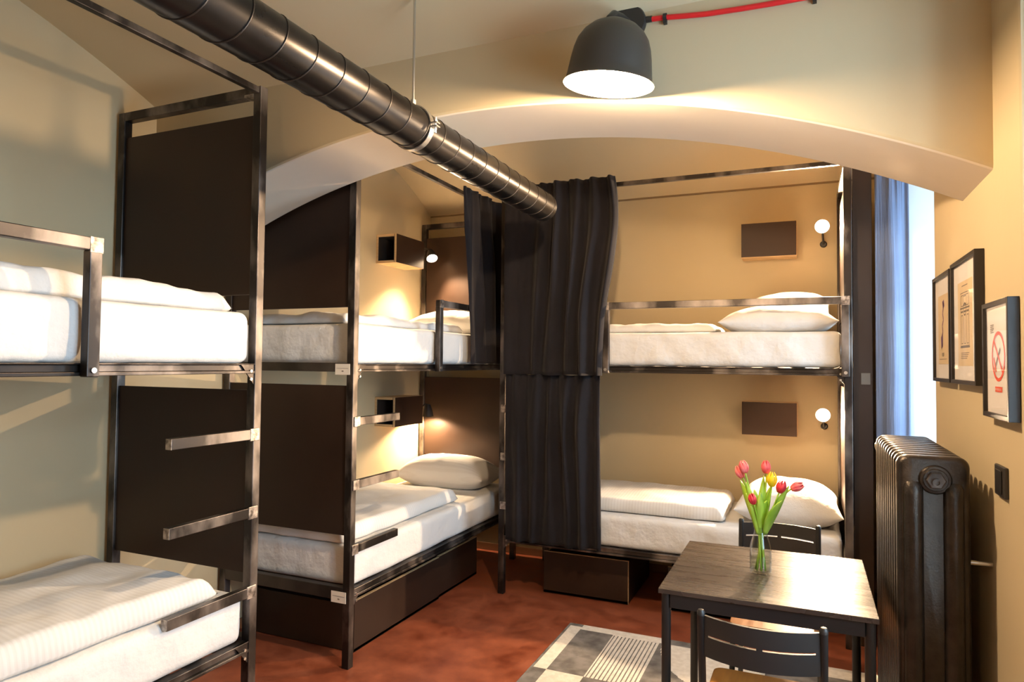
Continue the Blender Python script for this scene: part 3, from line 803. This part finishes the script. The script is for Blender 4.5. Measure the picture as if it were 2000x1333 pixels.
def chair(loc, rz, label, mat_seat):
    """local -y is the back of the chair"""
    r = empty('dining_chair', loc, rz); tag(r, label, 'chair', 'chairs at the table')
    sw, zt2 = 0.172, 0.785
    # seat board with rounded corners, slightly dished
    m = MB()
    pts = []
    for cx_, cy_, a0 in ((sw - 0.03, 0.36, 0), (-sw + 0.03, 0.36, 90), (-sw + 0.025, 0.03, 180), (sw - 0.025, 0.03, 270)):
        for k in range(6):
            a = radians(a0 + k * 18); pts.append((cx_ + 0.03 * cos(a), cy_ + 0.03 * sin(a)))
    m.prism(pts, 'z', 0.449, 0.464)
    m.build('seat', mat_seat, r, bevel=0.003)
    for s_ in (-1, 1):
        x = s_ * 0.160
        lg = MB().tube([(x * 1.06, -0.075, 0.008), (x, -0.005, 0.25), (x, 0.012, 0.44), (x, 0.005, 0.56), (x, -0.028, zt2)], 0.011, 14).build('leg', MAT['table_metal'], r, smooth='auto')
        MB().lathe([(0, 0.012), (0.008, 0.010), (0.0115, 0.003), (0.0115, -0.006), (0.011, -0.006)], (x, -0.029, zt2), 16).build('end_plug', MAT['black'], lg, smooth='auto')
        MB().tube([(x * 1.04, 0.40, 0.008), (x, 0.365, 0.435)], 0.011, 14).build('leg', MAT['table_metal'], r, smooth='auto')
    m = MB()
    for x in (-0.16, 0.16): m.box(x - 0.009, x + 0.009, 0.01, 0.37, 0.416, 0.4485)
    m.box(-0.16, 0.16, 0.03, 0.05, 0.416, 0.4485); m.box(-0.16, 0.16, 0.33, 0.35, 0.416, 0.4485)
    m.build('seat_frame', MAT['table_metal'], r)
    # curved back: one board with two slots, bowed away from the sitter
    m = MB()

    def by(x, z):
        return -0.046 * (1 - (x / 0.155) ** 2) - 0.024 * (z - 0.56) / 0.225 + 0.004
    def strip(x0, x1, z0, z1):
        nx = 12
        rows = []
        for zz in (z0, z1):
            for off in (0, -0.010):
                rows.append([m.bm.verts.new((x0 + (x1 - x0) * k / nx, by(x0 + (x1 - x0) * k / nx, zz) + off, zz)) for k in range(nx + 1)])
        a, b_, c, d = rows
        for k in range(nx):
            m.bm.faces.new((a[k], a[k + 1], c[k + 1], c[k])); m.bm.faces.new((b_[k + 1], b_[k], d[k], d[k + 1]))
            m.bm.faces.new((c[k], c[k + 1], d[k + 1], d[k])); m.bm.faces.new((a[k + 1], a[k], b_[k], b_[k + 1]))
        m.bm.faces.new((a[0], c[0], d[0], b_[0])); m.bm.faces.new((a[nx], b_[nx], d[nx], c[nx]))
    strip(-0.152, 0.152, 0.726, 0.780)
    strip(-0.152, 0.152, 0.660, 0.720)
    strip(-0.152, -0.140, 0.720, 0.726); strip(-0.008, 0.008, 0.720, 0.726); strip(0.140, 0.152, 0.720, 0.726)
    m.build('backrest', MAT['chair'], r, smooth='auto')
    return r


chair((-0.118, 2.045, 0.0025), 0, 'black chair with curved slotted back in front of the table', MAT['seat'])
chair((-0.112, 3.245, 0.0025), pi, 'black chair with pale brown seat on the far side of the table', MAT['seat'])

VX, VY = -0.152, 2.618
va = empty('glass_vase', (VX, VY, TZ)); tag(va, 'clear glass bottle vase with water, standing on the table', 'vase')
ov = [(0, 0.0), (0.030, 0.0), (0.0355, 0.004), (0.037, 0.012), (0.0375, 0.05), (0.037, 0.085), (0.033, 0.108), (0.026, 0.130), (0.022, 0.146), (0.0215, 0.156), (0.024, 0.163), (0.0245, 0.166)]
iv = [(r_ - 0.0022, h_ + (0.006 if h_ < 0.01 else 0)) for r_, h_ in ov[1:]][::-1]
iv = [(0.0232, 0.166)] + iv[1:-1] + [(0.028, 0.007), (0, 0.006)]
MB().lathe(ov + iv, (0, 0, 0.0005), 48).build('vase_glass', MAT['glass'], va, smooth='auto')
MB().lathe([(0, 0.0075), (0.0285, 0.0085), (0.0345, 0.014), (0.0350, 0.05), (0.0350, 0.056), (0, 0.056)], (0, 0, 0.0005), 40).build('water', MAT['water'], va, smooth='auto')


def bez(p0, p1, p2, n_=10):
    p0, p1, p2 = Vector(p0), Vector(p1), Vector(p2)
    return [(1 - t) ** 2 * p0 + 2 * t * (1 - t) * p1 + t * t * p2 for t in [i / n_ for i in range(n_ + 1)]]


TULIPS = [((-0.2080, 2.60, 1.128), (-0.25, 0, 1), 'tulip_pink', 'pink red tulip highest at the upper left of the vase'),
          ((-0.1335, 2.62, 1.130), (-0.05, 0, 1), 'tulip_pink', 'pink tulip standing tallest in the middle of the bunch'),
          ((-0.1120, 2.60, 1.090), (0.06, -0.05, 1), 'tulip_yellow', 'yellow tulip, the only yellow bloom in the vase'),
          ((-0.0810, 2.59, 1.068), (0.35, -0.05, 1), 'tulip_red', 'deep red tulip right of the yellow bloom'),
          ((-0.0300, 2.62, 1.068), (0.95, 0, 0.45), 'tulip_pink', 'orange red tulip leaning farthest to the right'),
          ((-0.1760, 2.575, 1.020), (-0.25, -0.1, 1), 'tulip_red', 'small red tulip bud lowest at the front left'),
          ((-0.2230, 2.62, 1.106), (-0.45, 0, 1), 'tulip_pink', 'pink red tulip farthest to the left in the vase')]
for k, (c, ax, mk, lab) in enumerate(TULIPS):
    c = Vector(c); ax = Vector(ax).normalized()
    foot = Vector((VX + 0.018 * cos(k * 0.9 + 0.4), VY + 0.018 * sin(k * 0.9 + 0.4), TZ + 0.012))
    r = empty('tulip', foot); tag(r, lab, 'tulip', 'tulips in the glass vase')
    base = c - ax * 0.021
    neck = Vector((VX + 0.11 * (c.x - VX), VY + 0.1 * (c.y - VY), TZ + 0.16)) + Vector((0.007 * cos(k * 2.1), 0.007 * sin(k * 2.1), 0))
    low = [foot + (neck - foot) * (i / 5) for i in range(5)]
    mid = neck + (neck - foot) * 0.35
    hi = bez(neck, base - ax * 0.05 if k != 4 else Vector((-0.085, 2.62, 1.035)), base, 9)
    MB().tube([p - foot for p in low + hi], 0.0030, 8).build('stem', MAT['leaf'], r, smooth=True)
    big = 1.12 if mk == 'tulip_yellow' else (0.85 if k == 5 else 1.0)
    m = MB()
    q = Vector((0, 0, 1)).rotation_difference(ax)
    for p_ in range(6):
        a = p_ * pi / 3 + 0.3 * k; inner = 0.93 if p_ % 2 else 1.0

        def petal(u, v, a=a, inner=inner):
            h_ = -0.021 + 0.046 * v
            rad = 0.0165 * inner * (sin(pi * min(0.93, 0.12 + 0.80 * v)) ** 0.75)
            wid = (0.62 * (1 - v ** 3.2) + 0.03)
            aa = a + (u - 0.5) * 2 * wid
            rr = rad * (1 + 0.05 * cos((u - 0.5) * pi * 2))
            return c - foot + q @ Vector((rr * cos(aa) * big, rr * sin(aa) * big, h_ * big))
        m.grid(petal, 6, 9)
    m.build('bloom', MAT[mk], r, smooth=True, solid=0.0012)
    tips = {0: [(-0.200, 2.60, 1.075), (-0.172, 2.61, 1.050)], 1: [(-0.141, 2.62, 1.100), (-0.118, 2.63, 1.062)], 2: [(-0.150, 2.58, 1.045), (-0.130, 2.60, 1.015)],
            3: [(-0.055, 2.60, 1.075), (-0.078, 2.57, 1.025)], 6: [(-0.222, 2.62, 1.078), (-0.200, 2.60, 1.035)], 5: [(-0.185, 2.585, 0.995)]}.get(k, [])
    for q_, tipd in enumerate(tips):
        ctr = bez(neck - Vector((0, 0, 0.02)), Vector((neck.x * 0.6 + tipd[0] * 0.4, tipd[1], TZ + 0.24)), tipd, 10)
        m = MB(); tw = 0.3 + 0.5 * q_

        def leaf(u, v, ctr=ctr, tw=tw):
            i = min(9, int(v * 10)); f = v * 10 - i
            p = ctr[i].lerp(ctr[i + 1], f)
            w = 0.0165 * (sin(pi * min(1, 0.12 + 0.88 * v)) ** 0.8) + 0.0004
            s_ = (u - 0.5) * 2
            return p - foot + Vector((w * s_ * 0.9, -0.006 * (1 - s_ * s_) + tw * w * s_, 0.0))
        m.grid(leaf, 4, 20)
        m.build('leaf', MAT['leaf'], r, smooth=True, solid=0.0009)

# ------------------------------------------------------------------ cast iron radiator
RX0, RX1, RY0, RY1, RZ = 0.250, 0.437, 2.325, 3.0, 1.235
rd = empty('radiator', ((RX0 + RX1) / 2, (RY0 + RY1) / 2, 0)); tag(rd, 'tall black cast iron column radiator against the right wall', 'radiator')
NS = 11; pit = (RY1 - RY0) / NS; hw = (RX1 - RX0) / 2; rcx, rcy = rd.location.x, rd.location.y


def rad_outline(inset, z0, z1, rr):
    pts = []
    for cx_, cz_, a0 in ((hw - inset - rr, z1 - inset - rr, 0), (-hw + inset + rr, z1 - inset - rr, 90), (-hw + inset + rr, z0 + inset + rr, 180), (hw - inset - rr, z0 + inset + rr, 270)):
        for k in range(7):
            a = radians(a0 + k * 15); pts.append((cx_ + rr * cos(a), cz_ + rr * sin(a)))
    return pts


def section(ymid, feet):
    m = MB(); half = pit * 0.46
    z0 = 0.085
    # cast body with a rounded rim: layered outlines
    lay = [(-half, 0.012), (-half * 0.8, 0.004), (-half * 0.4, 0.0), (half * 0.4, 0.0), (half * 0.8, 0.004), (half, 0.012)]
    rings = []
    for yy, ins in lay:
        rings.append([m.bm.verts.new((x, ymid + yy, z)) for x, z in rad_outline(ins, z0, RZ, 0.030)])
    for A, B in zip(rings, rings[1:]):
        k_ = len(A)
        for k in range(k_): m.bm.faces.new((A[k], A[(k + 1) % k_], B[(k + 1) % k_], B[k]))
    m.bm.faces.new(rings[0]); m.bm.faces.new(rings[-1][::-1])
    o = m.build('section', MAT['radiator'], rd, smooth='auto', angle=50)
    return o


for k in range(NS):
    section(RY0 + pit * (k + 0.5) - rcy, k in (0, NS - 1))
# raised water columns on the front section
for xc in (-0.052, 0.050):
    m = MB()
    yb = RY0 + pit * 0.06 - rcy

    def colm(u, v, xc=xc, yb=yb):
        a = pi * u; z = 0.15 + (1.165 - 0.15) * v
        e = min(1.0, min(v, 1 - v) / 0.035) ; e = sqrt(max(0.0, 1 - (1 - e) ** 2))
        return (xc - 0.027 * cos(a) * (0.75 + 0.25 * e), yb + 0.004 - (0.026 * sin(a)) * e, z)
    m.grid(colm, 12, 44)
    m.build('water_column', MAT['radiator'], rd, smooth=True)
yb = RY0 - rcy
m = MB(); m.lathe([(0.043, -0.012), (0.043, 0.004), (0.039, 0.010), (0.033, 0.011), (0.031, 0.016), (0, 0.016)], (0.004, yb + 0.004, 1.168), 32, (0, -1, 0))
hub = m.build('plug_hub', MAT['radiator'], rd, smooth='auto')
m = MB(); m.lathe([(0.026, 0.0), (0.026, 0.010), (0.023, 0.012), (0, 0.012)], (0.004, yb - 0.011, 1.168), 6, (0, -1, 0)); m.build('hex_plug', MAT['steel'], hub)
MB().lathe([(0.012, 0.0), (0.012, 0.012), (0.007, 0.012), (0.007, 0.004), (0, 0.004)], (0.004, yb - 0.022, 1.164), 20, (0, -1, 0)).build('air_valve', MAT['steel'], hub, smooth='auto')
for yy in (RY0 + pit * 0.5, RY1 - pit * 0.5):
    for s_ in (-1, 1):
        fz = 0.0097 if s_ < 0 else 0.0
        MB().lathe([(0, fz), (0.020, fz), (0.018, 0.03), (0.026, 0.10), (0, 0.10)], (s_ * 0.055, yy - rcy, 0), 14).build('foot', MAT['radiator'], rd, smooth='auto')
m = MB(); m.lathe([(0.028, -0.006), (0.031, 0.0), (0.031, 0.030), (0.022, 0.036), (0, 0.036)], (-0.064, RY1 - rcy, 1.185), 20, (0, 1, 0)); m.build('end_plug', MAT['weld'], rd, smooth='auto')
MB().tube([(hw - 0.01, 2.36 - rcy, 0.93), (XR - rcx - 0.0005, 2.36 - rcy, 0.93)], 0.007, 10).build('wall_stay', MAT['zinc'], rd, smooth='auto')


# ------------------------------------------------------------------ pictures on the right wall
def picture(y0, y1, z0, z1, label, art):
    """hangs on the right wall, faces -X; local y grows to the left as seen in the room"""
    yc, zc = (y0 + y1) / 2, (z0 + z1) / 2
    r = empty('picture_frame', (XR - 0.001, yc, zc)); tag(r, label, 'picture', 'framed prints on the right wall')
    hw_, hh = (y1 - y0) / 2, (z1 - z0) / 2; b_ = 0.013; d = 0.026
    m = MB()
    m.box(-d, 0, -hw_, -hw_ + b_, -hh, hh); m.box(-d, 0, hw_ - b_, hw_, -hh, hh)
    m.box(-d, 0, -hw_ + b_, hw_ - b_, -hh, -hh + b_); m.box(-d, 0, -hw_ + b_, hw_ - b_, hh - b_, hh)
    m.build('frame', MAT['frame'], r, bevel=0.001)
    box('mount_board', (-d + 0.010, -0.001, -hw_ + b_, hw_ - b_, -hh + b_, hh - b_), MAT['mount'], r, 0)
    art(r, -d + 0.0094, hw_ - b_, hh - b_)
    MB().box(-d + 0.004, -d + 0.006, -hw_ + b_, hw_ - b_, -hh + b_, hh - b_).build('glazing', MAT['pane'], r)
    return r


def ring(m, x, cy_, cz_, r0, r1, seg=40):
    for k in range(seg):
        a, b_ = 2 * pi * k / seg, 2 * pi * (k + 1) / seg
        m.bm.faces.new([m.bm.verts.new((x, cy_ + rr * cos(t_), cz_ + rr * sin(t_))) for rr, t_ in ((r0, a), (r1, a), (r1, b_), (r0, b_))])


def quad(m, x, pts):
    m.bm.faces.new([m.bm.verts.new((x, p[0], p[1])) for p in pts])


def bar(m, x, p, q, w):
    p, q = Vector(p), Vector(q); n_ = (q - p).normalized(); n_ = Vector((-n_.y, n_.x)) * w / 2
    quad(m, x, [p + n_, q + n_, q - n_, p - n_])


# right along the wall (towards the camera) is -y; "left in the picture" = +y
def art_column(r, x, w, h):
    MB().box(x, x + 0.0005, -w * 0.62, w * 0.62, -h * 0.72, h * 0.66).build('print', MAT['paper'], r)
    m = MB()
    P = [(0.0, 0.52), (-0.12, 0.44), (0.05, 0.30), (-0.08, 0.16), (0.10, 0.04), (0.0, -0.08), (0.18, -0.18), (0.05, -0.30), (0.22, -0.40)]
    for a, b_ in zip(P, P[1:]): bar(m, x - 0.0003, (a[0] * w, a[1] * h), (b_[0] * w, b_[1] * h), 0.010)
    quad(m, x - 0.0003, [(0.28 * w, -0.18 * h), (0.02 * w, -0.10 * h), (0.02 * w, -0.36 * h), (0.22 * w, -0.42 * h)])
    quad(m, x - 0.0003, [(0.06 * w, 0.52 * h), (-0.14 * w, 0.56 * h), (-0.2 * w, 0.42 * h), (0.0, 0.38 * h)])
    m.build('drawing', MAT['purple'], r)
    m = MB()
    for k in range(4): bar(m, x - 0.0003, (0.16 * w, (-0.50 - 0.018 * k) * h), (-0.12 * w, (-0.50 - 0.018 * k) * h), 0.0022)
    bar(m, x - 0.0003, (0.45 * w, -0.62 * h), (-0.45 * w, -0.62 * h), 0.002)
    m.build('caption', MAT['ink'], r)


def art_facade(r, x, w, h):
    MB().box(x, x + 0.0005, -w * 0.62, w * 0.62, -h * 0.76, h * 0.68).build('print', MAT['paper'], r)
    m = MB(); X = x - 0.0003
    def rect(a0, a1, b0, b1, t_=0.0028):
        for p, q in (((a0, b0), (a1, b0)), ((a1, b0), (a1, b1)), ((a1, b1), (a0, b1)), ((a0, b1), (a0, b0))):
            bar(m, X, (p[0] * w, p[1] * h), (q[0] * w, q[1] * h), t_)
    rect(-0.36, 0.36, -0.42, 0.48); rect(-0.30, 0.30, 0.26, 0.44); rect(-0.14, 0.14, 0.28, 0.42)
    for a in (-0.24, 0.0, 0.24): rect(a - 0.07, a + 0.07, -0.38, 0.10); bar(m, X, ((a - 0.10) * w, 0.16 * h), ((a + 0.10) * w, 0.16 * h), 0.006)
    ring(m, X, 0, 0.20 * h, 0.10 * w, 0.125 * w)
    bar(m, X, (0.40 * w, -0.44 * h), (-0.40 * w, -0.44 * h), 0.006); bar(m, X, (0.40 * w, 0.22 * h), (-0.40 * w, 0.22 * h), 0.005)
    for k in range(4): bar(m, X, (0.36 * w, (-0.54 - 0.03 * k) * h), ((-0.34 + 0.06 * k) * w, (-0.54 - 0.03 * k) * h), 0.0022)
    bar(m, X, (0.25 * w, 0.60 * h), (-0.25 * w, 0.60 * h), 0.003)
    m.build('drawing', MAT['ink'], r)


def art_nosmoke(r, x, w, h):
    m = MB(); X = x - 0.0003
    rr = 0.56 * w; cz_ = 0.06 * h
    ring(m, X, 0, cz_, rr * 0.86, rr)
    bar(m, X - 0.0002, (rr * 0.66, cz_ + rr * 0.66), (-rr * 0.66, cz_ - rr * 0.66), rr * 0.13)
    quad(m, X, [(0.30 * w, -0.60 * h), (-0.30 * w, -0.60 * h), (-0.30 * w, -0.50 * h), (0.30 * w, -0.50 * h)])
    bar(m, X, (rr * 0.35, cz_ - rr * 0.62), (rr * 0.70, cz_ - rr * 0.05), rr * 0.16)
    m.build('no_smoking_sign', MAT['redink'], r)
    m = MB()
    bar(m, X + 0.0001, (rr * 0.6, cz_ - rr * 0.52), (-rr * 0.30, cz_ + rr * 0.30), rr * 0.14)
    for k in range(5): bar(m, X, (0.68 * w, (0.66 - 0.035 * k) * h), ((0.36 + 0.05 * (k % 2)) * w, (0.66 - 0.035 * k) * h), 0.0022)
    m.build('printing', MAT['ink'], r)
    m = MB()
    for k in range(5): bar(m, X - 0.0003, ((0.24 - 0.10 * k) * w, -0.57 * h), ((0.24 - 0.10 * k) * w, -0.53 * h), 0.0035)
    m.build('lettering', MAT['mount'], r)


picture(2.815, 3.155, 1.444, 1.850, 'black framed purple drawing, farthest of the framed prints', art_column)
picture(2.415, 2.790, 1.444, 1.858, 'black framed line drawing of a facade on cream paper', art_facade)
picture(2.058, 2.327, 1.362, 1.680, 'black framed no smoking sign, nearest and lowest on the wall', art_nosmoke)

sw_ = empty('light_switch', (XR - 0.0005, 2.232, 1.19)); tag(sw_, 'small black switch plate on the wall right of the radiator', 'switch')
box('cover_plate', (-0.010, 0, -0.052, 0.052, -0.042, 0.042), MAT['switch'], sw_, 0.003)
box('rocker', (-0.0145, -0.0105, -0.030, 0.030, -0.031, 0.031), MAT['black'], sw_, 0.002)

# ------------------------------------------------------------------ rug
RU, RV, cs_ = 1.60, 2.30, 0.01
rx0, ry1 = -1.245, 3.742


def rug_mat(u, v):
    """u to the right from the left edge, v towards the camera from the far edge; 0 cream, 1 grey"""
    if u < 0.014 or u > RU - 0.014: return 1
    if u < 0.082: return 1 if (v < 0.035 or 0.61 <= v < 0.80) else 0
    if v < 0.068:
        return 1 if (0.57 < u < 1.30) else 0
    if v < 0.61:
        if u < 0.27: return 1
        if u < 0.525: return 1 if ((u - 0.277) % 0.0205) < 0.0065 and v > 0.075 else 0
        if u < 1.06:
            return 0 if (u - 1.06) ** 2 + (v - 0.068) ** 2 < 0.52 ** 2 and (v < 0.42 + 0.4 * (u - 0.6)) else 1
        if u < 1.33: return 1
        return 1 if v > 0.12 else 0
    if u < 0.27: return 0
    if v < 1.15:
        if u < 0.53: return 1
        return 0 if (u - 0.53) ** 2 + (v - 1.15) ** 2 < 0.5 ** 2 else (1 if u < 1.06 else 0)
    k = int(u / 0.27) + int(v / 0.55)
    return k % 2


m = MB()


m.bm.free()
# the weave is laid in strips: columns finer where the stripes run
m = MB()
ulist = sorted(set([round(i * 0.02, 4) for i in range(int(RU / 0.02) + 1)] + [0.014, 0.082, 0.57, 1.30, 1.06, 1.33, RU - 0.014, 0.27, 0.525]
                   + [round(0.277 + 0.0205 * k, 4) for k in range(13)] + [round(0.2835 + 0.0205 * k, 4) for k in range(13) if 0.2835 + 0.0205 * k < 0.525]
                   + [round(0.53 + 0.007 * k, 4) for k in range(76)]))
vlist = sorted(set([round(i * 0.02, 4) for i in range(int(RV / 0.02) + 1)] + [0.035, 0.068, 0.075, 0.61, 0.80, 1.15] + [round(0.07 + 0.007 * k, 4) for k in range(77)]))
G = [[m.bm.verts.new((rx0 + u, ry1 - v, 0.009)) for v in vlist] for u in ulist]
for i in range(len(ulist) - 1):
    for j in range(len(vlist) - 1):
        f_ = m.bm.faces.new((G[i][j], G[i][j + 1], G[i + 1][j + 1], G[i + 1][j]))
        f_.material_index = rug_mat((ulist[i] + ulist[i + 1]) / 2, (vlist[j] + vlist[j + 1]) / 2)
edge = [e for e in m.bm.edges if e.is_boundary]
ext = bmesh.ops.extrude_edge_only(m.bm, edges=edge)
vs = [g for g in ext['geom'] if isinstance(g, bmesh.types.BMVert)]
for v in vs: v.co.z = 0.0005
for g in ext['geom']:
    if isinstance(g, bmesh.types.BMFace): g.material_index = 1
rug = m.build('area_rug', [MAT['rug_cream'], MAT['rug_grey']])
tag(rug, 'cream and grey geometric rug on the red floor under the table', 'rug')
